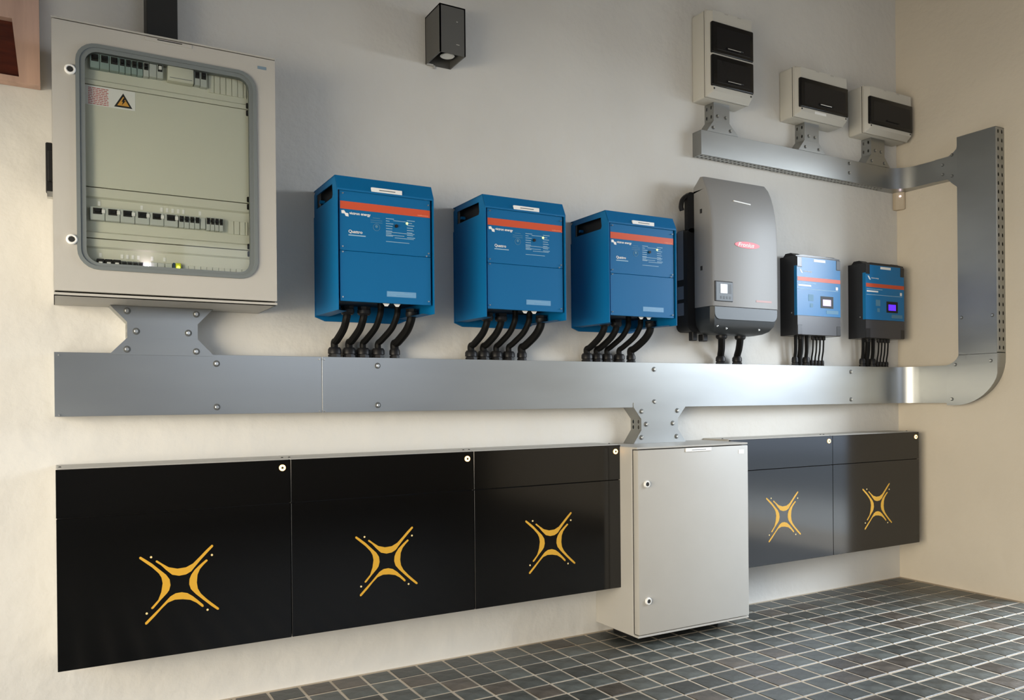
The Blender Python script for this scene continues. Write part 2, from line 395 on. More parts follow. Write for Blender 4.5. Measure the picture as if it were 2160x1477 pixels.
for z in (ZU0, ZU1): link('junction_side', prism(N(), [(.275, z-.0007), (SL-.001, z-.0007), (SL-.001, z+.0007), (.275, z+.0007)], 0, DU, FR), GALV, ut)
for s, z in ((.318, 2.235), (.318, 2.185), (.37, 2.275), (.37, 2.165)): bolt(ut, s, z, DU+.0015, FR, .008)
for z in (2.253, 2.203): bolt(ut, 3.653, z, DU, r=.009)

def dogbone(name, label, x0, x1, n0, n1, z0, z1, k0, k1, d, bolts, loc, flare=(1, 1), side=True, lap=0):
    t = thing(name, label, 'bracket', loc)
    if flare[0]: lo = [(x0, z0), (x1, z0)]
    else: lo = [(n0, z0), (n1, z0)]
    hi = [(x1, z1), (x0, z1)] if flare[1] else [(n1, z1), (n0, z1)]
    pts = lo+([(n1, k0)] if flare[0] else [])+([(n1, k1)] if flare[1] else [])+hi+([(n0, k1)] if flare[1] else [])+([(n0, k0)] if flare[0] else [])
    link('face_plate', prism(N(), pts, d-.0015, d), GALV, t)
    if lap: z = z1 if lap > 0 else z0; link('lap_strip', box(N(), x0, x1, d-.0015, d+.0003, min(z, z+lap), max(z, z+lap)), GALV, t)
    link('fold_line', box(N(), n0 if flare[0] else n0, n1, d-.001, d+.0006, k0-.001, k0), GALV, t)
    bm = N(); chain = []
    L = ([(x0, z0), (n0, k0)] if flare[0] else [(n0, z0)])+([(n0, k1), (x0, z1)] if flare[1] else [(n0, z1)])
    for (a, b), (c, e) in zip(L, L[1:]):
        if abs(a-c) < 1e-6 and side: perf(bm, lambda p, q, t_: (a+t_, -p, q), .0, d-.002, b, e, 2, 2, .0055, .009)
        else: bm.faces.new([bm.verts.new(v) for v in ((a, 0, b), (c, 0, e), (c, -d+.002, e), (a, -d+.002, b))])
    link('side_plate', bm, GALV, t); bm = N()
    L = ([(x1, z0), (n1, k0)] if flare[0] else [(n1, z0)])+([(n1, k1), (x1, z1)] if flare[1] else [(n1, z1)])
    for (a, b), (c, e) in zip(L, L[1:]):
        bm.faces.new([bm.verts.new(v) for v in ((a, 0, b), (c, 0, e), (c, -d+.002, e), (a, -d+.002, b))])
    link('side_plate', bm, GALV, t)
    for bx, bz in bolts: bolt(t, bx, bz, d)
    return t
dogbone('trunking_bracket', 'hourglass galvanised bracket joining the glazed cabinet to the trunking below', .154, .460, .202, .412, ZT1, 1.329, 1.228, 1.278, DT+.002,
        [(.202, 1.313), (.408, 1.311), (.228, 1.249), (.383, 1.248), (.201, 1.191), (.407, 1.188)], (.31, 0, ZT1), lap=-.004)
dogbone('trunking_bracket', 'hourglass galvanised bracket between the trunking and the top of the grey floor cabinet', 2.204, 2.500, 2.246, 2.455, .8205, ZT0, .879, .928, DT+.002,
        [(2.249, .962), (2.452, .963), (2.274, .905), (2.425, .906), (2.247, .847), (2.446, .846)], (2.35, 0, .82), lap=.02)
for nm, a, b, n0, n1, bl in (('the tall twin-window ivory box', 2.659, 2.858, 2.701, 2.801, (2.725, 2.776, 2.698, 2.806)), ('the middle ivory box', 3.270, 3.470, 3.314, 3.419, (3.344, 3.389, 3.319, 3.417)), ('the ivory box nearest the corner', 3.786, 3.985, 3.828, 3.940, (3.861, 3.908, 3.832, 3.935))):
    t = dogbone('box_bracket', 'flared galvanised bracket hanging from '+nm, a, b, n0, n1, 2.272, 2.413 if nm.startswith('the tall') else 2.417, 2.326, 2.35, DU+.002,
            [(bl[0], 2.35), (bl[1], 2.349), (bl[2], 2.292), (bl[3], 2.291)], ((a+b)/2, 0, 2.272), (1, 0))
    for c in t.children:
        if c.name.startswith('bolt'): c.scale = (.8, .8, .8)

# ------------------------------------------------------------------ black battery cabinets
BT, BB, BD, BW = .828, .229, .185, .684
LOGO = {
 'a': [(632,772),(660,790),(700,812),(750,820),(800,812),(840,790),(880,750),(915,713),(948,682),(956,684),(956,692),(925,725),(888,765),(850,810),(830,835),(800,853),(760,861),(720,855),(685,828),(655,800),(625,782),(625,775)],
 'b': [(538,751),(570,770),(605,792),(645,824),(685,855),(705,882),(710,915),(702,945),(690,962),(650,1005),(612,1050),(602,1054),(598,1047),(615,1028),(640,1000),(657,955),(665,905),(658,872),(643,848),(605,814),(565,787),(530,763),(530,754)],
 'c': [(563,1133),(595,1100),(620,1075),(650,1045),(680,1012),(710,980),(740,962),(775,956),(808,961),(840,979),(870,1003),(900,1028),(902,1038),(893,1041),(860,1016),(825,1000),(780,996),(735,999),(695,1016),(660,1050),(620,1095),(574,1142),(565,1143)],
 'd': [(915,767),(880,797),(850,826),(830,855),(820,880),(818,910),(828,938),(855,965),(900,1000),(945,1034),(980,1057),(989,1056),(990,1047),(960,1025),(920,995),(885,963),(868,935),(862,900),(866,855),(880,822),(903,795),(925,774),(922,768)]}
CAMP = Vector((0, -CD, CH))
def lg(p):       # measured on the first unit's door: crop pixel -> offset from that unit's left bottom corner
    u, v = 100+p[0]/2.735, 900+p[1]/2.735
    r = FWD*F+RG*(u-1080-SX)-UP*(v-738.5-SY); t = (-BD+CD)/r.y; P = CAMP+t*r; return P.x, P.z
batt = None
names = ['leftmost black glass battery cabinet, under the trunking\'s free end', 'second black glass battery cabinet from the left', 'third black glass battery cabinet, touching the left side of the grey floor cabinet',
         'black glass battery cabinet just right of the grey floor cabinet', 'black glass battery cabinet in the far right corner']
b0 = thing('battery_cabinet', names[0], 'battery cabinet', (0, 0, BB), 'black battery cabinets along the wall')
link('body', box(N(), .001, BW-.001, 0, BD-.014, BB+.002, BT, .002, 1), RAL, b0, label='light grey steel body')
ZS = .680
link('panel_backing', box(N(), .003, BW-.003, BD-.0139, BD-.0118, BB+.004, BT-.005), SEAM, b0)
link('upper_panel', box(N(), .0008, BW-.0008, BD-.012, BD, ZS+.0012, BT-.003, .0009, 1), PANEL, b0)
link('door_panel', box(N(), .0012, BW-.0012, BD-.012, BD, BB, ZS-.0012, .0009, 1), PANEL, b0)
for k in LOGO: link('emblem_arm', prism(N(), [lg(p) for p in LOGO[k]], BD-.0002, BD+.0005), GOLD, b0, label='gold curved arm of the emblem')
for c in ((598, 754), (949, 741), (573, 1079), (924, 1057)): link('emblem_dot', prism(N(), disc(*lg(c), .0034), BD-.0002, BD+.0006), GOLDL, b0)
rl = .657
ringplate(bm := N(), disc(rl, .799, .0105, 20), disc(rl, .799, .0045, 20), BD, BD+.003); ring = link('ring_light', bm, RINGL, b0, label='glowing amber ring button')
link('button', lathe(N(), [(.0044, 0), (.0044, .004), (.003, .005)], FB(rl, BD, .799), (0, -1, 0), 12), WASHB, ring)
for x in (.012, .672): link('top_screw', lathe(N(), [(.004, 0), (.004, .0015), (.002, .0025)], (x, -.12, BT), n=8), BLK, b0)
for i, (dx, nm) in enumerate(zip((BW, 2*BW, 2.672, 2.672+BW), names[1:])):
    c = copy_tree(b0, (dx, 0, 0)); c['label'] = nm

# ------------------------------------------------------------------ enclosures
def lock(parent, x, z, d):
    l = link('lock', lathe(N(), [(.0145, 0), (.0145, .006), (.012, .009), (.0095, .009), (.0095, .006)], FB(x, d, z), (0, -1, 0), 20), WHITE, parent, True)
    link('key_slot', lathe(N(), [(.0082, .0055), (.0082, .0075), (.003, .0078)], FB(x, d, z), (0, -1, 0), 8), HOLE, l)
fc = thing('floor_cabinet', 'tall grey steel electrical cabinet with two locks standing just above the tiled floor', 'cabinet', (2.355, 0, .0415))
X0, X1, Z0, Z1, D = 2.048, 2.662, .0415, .82, .305
bm = N(); box(bm, X0, X1, 0, .266, Z0, Z1, .002, 1); box(bm, X0, X1, .2655, D-.002, Z1-.008, Z1, .0015, 1); box(bm, X0, X1, .2655, D-.004, Z0, Z0+.009, .0015, 1)
link('body', bm, RAL, fc)
link('door_gasket', box(N(), X0+.005, X1-.005, .266, .272, Z0+.012, Z1-.011), SEAM, fc)
dr = link('door', box(N(), X0+.002, X1-.002, .272, D, Z0+.0125, Z1-.012, .003, 2), RAL, fc, True)
lock(dr, 2.093, .669, D); lock(dr, 2.095, .190, D)
link('name_plate', box(N(), 2.30, 2.445, D, D+.003, Z1-.028, Z1-.012, .001, 1), WHITE, dr, label='slim white name plate')
link('plate_print', rect(N(), 2.335, 2.412, Z1-.0215, Z1-.0195, D+.0032), RUBB, dr)
link('rating_sticker', rect(N(), 2.604, 2.636, Z1-.048, Z1-.030, D+.0005), WHITE, dr)
link('gap_shade_block', box(N(), X0+.07, X1-.07, .03, .18, .0, Z0+.001), BLK, fc, label='dark block standing in for the shade under the cabinet')  # added black block that paints the shade in the gap below the body

gc = thing('glazed_cabinet', 'large wall-mounted grey electrical cabinet with a round-cornered glass door showing breakers', 'cabinet', (.31, 0, 1.33))
X0, X1, Z0, Z1, D = .0013, .6222, 1.330, 2.121, .29
bm = N()
box(bm, X0, X0+.002, 0, D-.024, Z0, Z1); box(bm, X1-.002, X1, 0, D-.024, Z0, Z1); box(bm, X0, X1, 0, D-.004, Z0, Z0+.003); box(bm, X0, X1, 0, D-.004, Z1-.003, Z1)
box(bm, X0, X1, .26, D-.003, Z0, Z0+.007); box(bm, X0, X1, .26, D-.003, Z1-.005, Z1); box(bm, X0, X1, 0, .002, Z0, Z1)
link('body', bm, RAL, gc)
bm = N(); O = [(X0+.001, Z0+.012), (X1-.001, Z0+.012), (X1-.001, Z1-.009), (X0+.001, Z1-.009)]
def sq(O):  # rectangle sampled like a rounded one so that both loops match
    x0, x1, z0, z1 = O[0][0], O[1][0], O[0][1], O[2][1]; n = 6; out = []
    for cx, cz in ((x1, z0), (x1, z1), (x0, z1), (x0, z0)): out += [(cx, cz)]*(n+1)
    return out
ringplate(bm, rrect(X0+.001, X1-.001, Z0+.012, Z1-.009, .003), rrect(.066, .556, 1.413, 2.054, .05), D-.022, D)
gd = link('door', bm, RAL, gc)
ringplate(bm := N(), rrect(.060, .562, 1.407, 2.060, .056), rrect(.070, .552, 1.417, 2.050, .047), D-.004, D+.006); link('window_gasket', bm, RUBB, gd, True)
ringplate(bm := N(), rrect(.070, .552, 1.417, 2.050, .047), rrect(.084, .540, 1.427, 2.038, .036), D-.016, D+.002); link('inner_gasket', bm, RUBB, gd, True)
link('glass_pane', prism(N(), rrect(.082, .542, 1.425, 2.040, .036), D-.001, D+.001), GLASS, gd)
lock(gd, .047, 1.974, D); lock(gd, .047, 1.489, D)
link('name_plate', box(N(), .243, .373, D, D+.003, 2.100, 2.1105, .0008, 1), RAL, gd); link('plate_print', rect(N(), .276, .345, 2.1055, 2.108, D+.0035), SEAM, gd)
link('logo_sticker', rect(N(), .567, .594, 2.077, 2.0865, D+.0005), mat('dull_blue_sticker', (.17, .24, .30), .5), gd)
bm = N(); box(bm, -.017, X0+.001, .03, .06, 1.67, 1.822, .003, 1); box(bm, -.012, X0+.001, .06, .085, 1.70, 1.79, .003, 1); link('side_latch', bm, BLK, gc, True)
bm = N(); box(bm, -.014, X0+.001, .03, .06, 1.655, 1.672); link('latch_end', bm, STEEL, gc)
# inside: cover plates
XA, XBq, DI = .02, .602, .2
link('mounting_frame', box(N(), X0+.004, X1-.004, .10, .16, Z0+.02, Z1-.02), SEAM, gc)
def plate(z0, z1, r0=None, r1=None):
    bm = N()
    if r0 is None: box(bm, XA, XBq, .17, DI, z0+.0012, z1-.0012)
    else: profx(bm, [(.165, z0+.0012), (DI, z0+.0012), (DI, r0-.005), (DI-.008, r0), (DI-.008, r1), (DI, r1+.005), (DI, z1-.0018), (.165, z1-.0018)], XA, XBq)
    link('cover_plate', bm, PCOV, gc)
plate(1.365, 1.514, 1.385, 1.485); plate(1.514, 1.667, 1.536, 1.634); plate(1.667, 1.972); plate(1.972, 2.10, 1.992, 2.09)
for z in (1.972, 1.667, 1.514):
    for s in (1, -1): link('plate_clip', box(N(), .548, .556, DI, DI+.006, z+(.003 if s > 0 else -.021), z+(.021 if s > 0 else -.003), .002, 1), BLK, gc)
def breaker(x0, x1, z0, z1, m, lev=BLK, d=.012, lw=.6):
    b = link('circuit_breaker', box(N(), x0+.0006, x1-.0006, DI-.01, DI+d, z0, z1, .0012, 1), m, gc)
    c = (x0+x1)/2; h = (x1-x0)*lw/2
    if lev:
        link('lever_slot', box(N(), c-h*1.2, c+h*1.2, DI+d-.001, DI+d+.0006, z1-(z1-z0)*.55, z1-.003), HOLE, b)
        link('switch_lever', box(N(), c-h*.8, c+h*.8, DI+d, DI+d+.008, z1-(z1-z0)*.42, z1-(z1-z0)*.2, .001, 1), lev, b)
x = .10
for k, wd in enumerate((.026, .026, .026, .0165, .0165, .0165, .0165, .0165)):
    breaker(x, x+wd, 2.020, 2.064, PMODG if k < 7 else PMOD, BLK); x += wd
breaker(x, x+.022, 2.022, 2.062, PMOD, None); x += .022; breaker(x, x+.018, 2.022, 2.066, PMOD, WHITE)
mt = link('meter_module', box(N(), .312, .388, DI-.01, DI+.020, 2.018, 2.068, .004, 2), PCOV, gc, True, label='pale meter module')
link('meter_print', rect(N(), .318, .383, 2.027, 2.0285, DI+.0206), RUBB, mt)
breaker(.390, .408, 2.020, 2.068, PMOD, BLK); breaker(.408, .428, 2.018, 2.070, PMOD, BLK)
def blanks(x0, x1, z0, z1, step=.018):
    x = x0
    while x < x1-.004:
        link('blanking_strip', box(N(), x+.0008, min(x+step, x1)-.0008, DI-.009, DI-.004, z0, z1, .0008, 1), PCOV, gc); x += step
blanks(.434, .552, 2.010, 2.066)
for k in range(6): breaker(.096+k*.0405, .096+(k+1)*.0405, 1.567, 1.606, PMOD, BLK, lw=.5)
for k in range(6): link('lever_bridge', box(N(), .127+k*.0405, .137+k*.0405, DI+.012, DI+.016, 1.588, 1.599, .001, 1), WHITE, gc)
for k in range(4): breaker(.341+k*.0155, .341+(k+1)*.0155, 1.567, 1.606, PMOD, BLK)
breaker(.404, .420, 1.569, 1.603, PMOD, None)
for k in range(4): breaker(.421+k*.013, .421+(k+1)*.013, 1.566, 1.608, PMOD, BLK)
blanks(.490, .552, 1.563, 1.606)
for x in (.118, .234, .290, .306, .322, .338, .353, .402): link('label_tag', box(N(), x, x+.007, DI-.008, DI-.0065, 1.614, 1.627), WHITE, gc)
link('label_strip', rect(N(), .128, .234, 1.613, 1.628, DI-.0075), PCOV, gc)
for x in (.120, .178, .193, .208, .223, .262, .297): link('label_tag', box(N(), x, x+.007, DI-.008, DI-.0065, 1.460, 1.472), WHITE, gc)
for k in range(3): breaker(.112+k*.022, .112+(k+1)*.022, 1.405, 1.452, BLK, WHITE)
for k in range(4): breaker(.178+k*.0155, .178+(k+1)*.0155, 1.405, 1.450, RUBB, BLK)
for k in range(3): breaker(.258+k*.021, .258+(k+1)*.021, 1.405, 1.452, PMOD, None)
breaker(.322, .330, 1.405, 1.455, mat('navy_plastic', (.02, .05, .12), .5), None); breaker(.330, .347, 1.405, 1.455, YEL, None)
blanks(.352, .552, 1.400, 1.452)
link('indicator_lamp', lathe(N(), [(.0062, 0), (.0062, .012), (.003, .016)], FB(.249, DI+.006, 1.440), (0, -1, 0), 12), LEDW, gc, True, label='glowing white indicator lamp')
link('indicator_lamp', lathe(N(), [(.0045, 0), (.0045, .004), (.002, .006)], FB(.338, DI+.012, 1.441), (0, -1, 0), 12), LEDY, gc, True, label='glowing yellow-green indicator lamp')
st = link('warning_sticker', rect(N(), .086, .222, 1.912, 1.9695, DI+.0006), WHITE, gc, label='white electric shock warning sticker with red text')
rt_ = random.Random(5); bm = N()
for k in range(10):
    z = 1.964-k*.0052; x = .095
    while x < .147:
        wl = rt_.uniform(.004, .012); rect(bm, x, min(x+wl, .149), z-.0022, z, DI+.0014); x += wl+.0016
link('warning_text', bm, PINKR, st)
T0 = [(.164, 1.917), (.214, 1.917), (.189, 1.960)]; c = (.189, 1.9313)
link('warning_triangle', prism(N(), T0, DI+.0008, DI+.0016), SEAM, st)
link('triangle_field', prism(N(), [((p[0]-c[0])*.66+c[0], (p[1]-c[1])*.66+c[1]) for p in T0], DI+.0016, DI+.0022), AMBER, st)
link('hazard_mark', prism(N(), [(.190, 1.946), (.1845, 1.934), (.188, 1.9345), (.185, 1.924), (.1955, 1.9375), (.191, 1.937), (.1945, 1.943)], DI+.0022, DI+.0028), SEAM, st)

# the cover plates and everything on them sit just behind the glass
KD = (CD-.265)/(CD-.2); rl0 = rootloc(gc)
for o in gc.children_recursive:
    if o.name.split('.')[0] in ('cover_plate', 'plate_clip', 'circuit_breaker', 'lever_slot', 'switch_lever', 'meter_module', 'meter_print', 'blanking_strip', 'lever_bridge', 'label_tag', 'label_strip', 'indicator_lamp', 'warning_sticker', 'warning_text', 'warning_triangle', 'triangle_field', 'hazard_mark', 'mounting_frame'):
        for v in o.data.vertices: v.co = CAMP+(v.co+rl0-CAMP)*KD-rl0

# ------------------------------------------------------------------ blue inverters
IX, IZ = .823, 1.326
def X(a): return IX+a
def Z(a): return IZ+a
inv = thing('blue_inverter', 'leftmost large blue inverter with orange stripe, nearest the glazed cabinet', 'inverter', (IX, 0, IZ), 'blue wall inverters')
prof = [(0.004, 0.004), (.28, .0), (.28, .408), (.257, .4556), (.0, .4556)]
side_o = prof
bm = N(); th = .003
for xa in (0, .35-th):
    # side sheet with the hand hole near its top
    outer = [(.004, .004), (.28, 0), (.28, .408), (.257, .4556), (.03, .4556), (.004, .440)]
    if True:
        inner = [(.035, .385), (.225, .385), (.232, .395), (.226, .432), (.10, .434), (.035, .434)]
        A = [[bm.verts.new((X(x_), -d_, Z(z_))) for d_, z_ in L] for L in (outer, inner) for x_ in (xa, xa+th)]
        o0, o1, i0, i1 = A
        for k in range(6):
            j = (k+1) % 6
            for q in ((o0[k], o0[j], i0[j], i0[k]), (o1[k], o1[j], i1[j], i1[k]), (o0[k], o0[j], o1[j], o1[k]), (i0[k], i0[j], i1[j], i1[k])): bm.faces.new(q)
# the two sloping underside flanges of the sides and the top hood
for a, b in ((0, .045), (.305, .35)):
    q = [bm.verts.new(v) for v in ((X(a), -.28, Z(0)), (X(b), -.235, Z(.002)), (X(b), -.01, Z(.002)), (X(a), -.004, Z(.004)))]; bm.faces.new(q)
profx(bm, [(.277, .404), (.28, .408), (.257, .4556), (.0, .4556), (.0, .4526), (.255, .4526)], X(.0), X(.35)) if False else None
L = [(.2795, .402), (.2805, .408), (.257, .4562), (.0, .4562), (.0, .4530), (.2545, .4530), (.276, .4065)]
a_ = [bm.verts.new((X(0), -d_, Z(z_))) for d_, z_ in L]; b_ = [bm.verts.new((X(.35), -d_, Z(z_))) for d_, z_ in L]
bm.faces.new(a_); bm.faces.new(b_)
for k in range(len(L)): bm.faces.new((a_[k], a_[(k+1) % 7], b_[(k+1) % 7], b_[k]))
link('casing', bm, BLUE, inv)
link('back_plate', prism(N(), [(X(-.001), Z(.0)), (X(.035), Z(-.014)), (X(.315), Z(-.014)), (X(.351), Z(.0)), (X(.351), Z(.36)), (X(-.001), Z(.36))], 0, .010), BLUE, inv)
link('inner_chassis', box(N(), X(.02), X(.33), .01, .262, Z(.045), Z(.375)), BLK, inv)
link('dark_blocker', box(N(), X(.02), X(.33), .02, .24, Z(.37), Z(.446)), BLK, inv)  # added black box so that the hand hole reads dark inside
link('handle_bar', box(N(), X(.003), X(.347), .06, .07, Z(.40), Z(.41)), BLUE, inv)
link('upper_front', box(N(), X(.010), X(.339), .262, .274, Z(.2015), Z(.4035), .0009, 1), BLUEF, inv)
link('lower_front', box(N(), X(.010), X(.339), .262, .274, Z(.031), Z(.2005), .0009, 1), BLUEF, inv)
DF = .2745
def pr(name, x0, x1, z0, z1, m, p=inv): return link(name, rect(N(), X(x0), X(x1), Z(z0), Z(z1), DF), m, p)
pr('orange_stripe', .012, .337, .341, .367, RED)
text('multifunctional', X(.290), Z(.3445), .0068, DF+.0004, mat('pale_orange_print', (.9, .35, .2), .5), inv, 'stripe_lettering')
bm = N(); flag = [(.016, .335), (.026, .336), (.031, .328), (.040, .327), (.041, .316), (.031, .317), (.027, .325), (.017, .325)]
prism(bm, [(X(a), Z(b)) for a, b in flag], DF-.0002, DF+.0004); link('maker_emblem', bm, WHITE, inv)
text('victron energy', X(.044), Z(.3245), .0125, DF+.0002, WHITE, inv, 'maker_lettering', bold=.0003)
text('Quattro', X(.040), Z(.262), .0145, DF+.0002, WHITE, inv, 'model_lettering', bold=.0002)
link('model_print', rect(N(), X(.040), X(.100), Z(.2525), Z(.2560), DF), PALEB, inv)
bm = N(); Rg = random.Random(2)
for k in range(8):
    zz = .322-k*.0085
    rect(bm, X(.173), X(.173+Rg.uniform(.012, .03)), Z(zz), Z(zz+.0022), DF)
    rect(bm, X(.250), X(.250+Rg.uniform(.018, .03)), Z(zz), Z(zz+.0022), DF)
for zz, a, b in ((.276, .173, .278), (.266, .173, .24), (.258, .205, .275), (.243, .173, .258), (.317, .2, .246)): rect(bm, X(a), X(b), Z(zz), Z(zz+.0018), DF)
link('legend_print', bm, PALEB, inv)
bm = N()
for zz, a, b in ((.3195, .126, .152), (.3115, .118, .160), (.3045, .118, .160)): rect(bm, X(a), X(b), Z(zz), Z(zz+.0015), DF)
ringplate(bm, disc(X(.139), Z(.289), .0125, 16), disc(X(.139), Z(.289), .0112, 16), DF-.0004, DF+.0004); prism(bm, disc(X(.139), Z(.292), .005, 12), DF-.0002, DF+.0004)
link('diagram_print', bm, DIMB, inv)
link('rocker_switch', prism(N(), disc(X(.210), Z(.300), .0058, 14), DF, DF+.004), BLK, inv)
link('status_light', prism(N(), disc(X(.250), Z(.313), .0042, 12), DF, DF+.002), mat('lime_led', (.9, .95, .3), .4, emit=1.3, ecol=(.95, 1, .30)), inv, label='lit yellow-green status light')
pr('rating_label', .174, .282, .0535, .0725, mat('pale_blue_label', (.14, .33, .55), .5))
bm = N()
for k in range(3): rect(bm, X(.178), X(.178+(.06, .09, .03)[k]), Z(.0685-k*.005), Z(.0693-k*.005), DF+.0008)
link('rating_print', bm, PALEB, inv)
nt_ = link('white_name_strip', None or prism(N(), [(X(.120), Z(.408)), (X(.230), Z(.408)), (X(.230), Z(.4225)), (X(.120), Z(.4225))], .270, .2822), WHITE, inv, label='white name strip')
link('strip_print', rect(N(), X(.147), X(.205), Z(.4135), Z(.4165), .2826), RUBB, inv)
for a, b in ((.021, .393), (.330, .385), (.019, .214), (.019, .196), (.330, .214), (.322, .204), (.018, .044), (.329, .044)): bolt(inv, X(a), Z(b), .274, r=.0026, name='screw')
for k, xx in enumerate((.165, .205)):
    link('cable_tab', prism(N(), [(X(xx), Z(.033)), (X(xx+.026), Z(.033)), (X(xx+.018), Z(.022)), (X(xx+.008), Z(.022))], .255, .258), WHITE, inv)
for dx, nm in ((.555, 'middle of the three large blue inverters'), (1.11, 'rightmost large blue inverter, beside the silver inverter')):
    c = copy_tree(inv, (dx, 0, 0)); c['label'] = nm

def gland(bm, p, r, h, up=True):
    s = 1 if up else -1
    lathe(bm, [(r*1.0, 0), (r*1.0, h*.28), (r*.86, h*.30), (r*.86, h*.36)], p, (0, 0, s), 8)
    lathe(bm, [(r*.86, h*.36), (r*1.02, h*.40), (r*1.0, h*.80), (r*.8, h), (r*.5, h)], p, (0, 0, s), 12)
def cable(label, group, top, bot, r, grt, grb, zt, shape='S', hb=.038, ht=.03):
    t = thing('power_cable', label, 'cable', (bot[0], -bot[1], ZT1), group)
    x0, d0 = top; x1, d1 = bot; H = zt-ZT1
    if shape == 'S':
        path = [(x0, -d0, zt), (x0, -d0, zt-.02), (x0-.004, -d0, zt-.045), (x0+(x1-x0)*.30, -(d0+(d1-d0)*.3), ZT1+H*.56), (x0+(x1-x0)*.78, -(d0+(d1-d0)*.8), ZT1+H*.36), (x1, -d1, ZT1+.055), (x1, -d1, ZT1+.03), (x1, -d1, ZT1+.002)]
    else:
        path = [(x0, -d0, zt), (x0, -d0, zt-.03), ((x0*.5+x1*.5)+.002, -(d0+d1)/2, (zt+ZT1)/2), (x1, -d1, ZT1+.04), (x1, -d1, ZT1+.002)]
    link('sheath', tube(N(), path, r), CABLE, t, True)
    bm = N(); gland(bm, (x1, -d1, ZT1), grb, hb); link('cable_gland', bm, BLK, t, True)
    if grt: bm = N(); gland(bm, (x0, -d0, zt), grt, ht, False); link('cable_gland', bm, BLK, t, True)
ordn = ['leftmost', 'second', 'middle', 'fourth', 'rightmost']
tops = [(.078, .135), (.139, .135), (.200, .14), (.264, .14), (.318, .14)]
for ii, (who, xs) in enumerate((('leftmost blue inverter', (.882, .936, .989, 1.047, 1.112)), ('middle blue inverter', (1.432, 1.487, 1.545, 1.602, 1.663)), ('rightmost blue inverter', (1.985, 2.037, 2.091, 2.156, 2.220)))):
    for k in range(5):
        tp = (IX+ii*.555+tops[k][0], tops[k][1])
        cable('%s of the five curved black cables under the %s' % (ordn[k], who), 'curved cables under the blue inverters', tp, (xs[k], .04),
              (.0138, .0138, .0118, .0118, .0162)[k], (.024, .024, 0, 0, .022)[k], .024 if k < 4 else .020, IZ+(.045 if k in (2, 3) else .03))

# ------------------------------------------------------------------ silver inverter
SX0, SX1 = 2.557, 2.974
sv = thing('silver_inverter', 'silver grey inverter with red oval logo, curved top and dark base', 'inverter', (2.765, 0, 1.31))
def shell(bm, prof, x0, x1, cham, base_d):
    """front shell: profile (d,z) bottom to top; side edges chamfered by cham"""
    rows = []
    for d, z in prof:
        c = min(cham, max(.002, d-base_d)*.35)
        rows.append([bm.verts.new(v) for v in ((x0, -base_d, z), (x0, -(d-c), z), (x0+c*.3, -(d-c*.3), z), (x0+c, -d, z), (x1-c, -d, z), (x1-c*.3, -(d-c*.3), z), (x1, -(d-c), z), (x1, -base_d, z))])
    for a, b in zip(rows, rows[1:]):
        for k in range(7): bm.faces.new((a[k], a[k+1], b[k+1], b[k]))
        bm.faces.new((a[7], a[0], b[0], b[7]))
    bm.faces.new(rows[0]); bm.faces.new(rows[-1]); return bm
P = [(.2, 1.4335), (.2, 1.60), (.2, 1.70), (.199, 1.76), (.196, 1.82), (.189, 1.875), (.178, 1.925), (.164, 1.968), (.147, 2.004), (.132, 2.029)]
bm = shell(N(), P, SX0, SX1, .016, .08)
for v in bm.verts:     # the shell's back edge drops towards the wall at the top
    if v.co.z > 2.0 and v.co.y > -.085: v.co.z -= .045
    if v.co.z > 2.02: v.co.x += .008 if v.co.x < 2.76 else -.008
link('front_shell', bm, SILV, sv, True)
bm = N(); rows = []
for z, d, ins in ((1.432, .196, .002), (1.38, .194, .003), (1.352, .186, .008), (1.330, .170, .022), (1.318, .150, .045), (1.312, .125, .075)):
    rows.append([bm.verts.new(v) for v in ((SX0+ins, -.075, z), (SX0+ins, -(d-.016), z), (SX0+ins+.014, -d, z), (SX1-ins-.014, -d, z), (SX1-ins, -(d-.016), z), (SX1-ins, -.075, z))])
for a, b in zip(rows, rows[1:]):
    for k in range(6): bm.faces.new((a[k], a[(k+1) % 6], b[(k+1) % 6], b[k]))
bm.faces.new(rows[0]); bm.faces.new(rows[-1]); bs = link('lower_cover', bm, DGRY, sv, True)
link('cover_inlay', prism(N(), [(SX0+.016, 1.430)]+[(p[0], p[1]) for p in rrect(SX0+.016, SX1-.010, 1.375, 1.46, .03)[21:]]+[p for p in rrect(SX0+.016, SX1-.010, 1.375, 1.46, .03)[:7]]+[(SX1-.010, 1.430)], .190, .1972), DGRY2, bs)
link('rear_housing', prism(N(), rrect(2.515, 3.0, 1.325, 1.80, .03), .0, .082), BLK, sv, True)
link('rear_spine', prism(N(), rrect(2.519, 2.99, 1.78, 1.965, .02), .060, .082), BLK, sv, True)
bm = N(); tube(bm, [(2.556, -.07, 1.955), (2.520, -.07, 1.945), (2.498, -.07, 1.925), (2.490, -.07, 1.895), (2.496, -.07, 1.878)], .011); link('carry_hook', bm, BLK, sv, True)
bm = N()
for z0, z1 in ((1.565, 1.79), (1.475, 1.535), (1.40, 1.458)): prism(bm, [(.022, z0), (.062, z0), (.062, z1), (.022, z1)], 0, 0) if False else [bm.faces.new([bm.verts.new((2.5145, -a, b)) for a, b in ((.012, z0), (.055, z0), (.055, z1), (.012, z1))])]
link('side_stickers', bm, mat('grey_sticker', (.16, .17, .19), .6), sv)
bm = N(); box(bm, 2.562, 2.590, .03, .06, 1.285, 1.33, .003, 1); link('isolator_tab', bm, BLK, sv); bm = N(); box(bm, 2.612, 2.642, .04, .075, 1.283, 1.316, .003, 1); link('connector_block', bm, BLK, sv)
text_d = .2004
link('model_strip', prism(N(), [(2.706, 1.920), (2.812, 1.9135), (2.812, 1.9185), (2.706, 1.925)], .176, .1838), WHITE, sv)
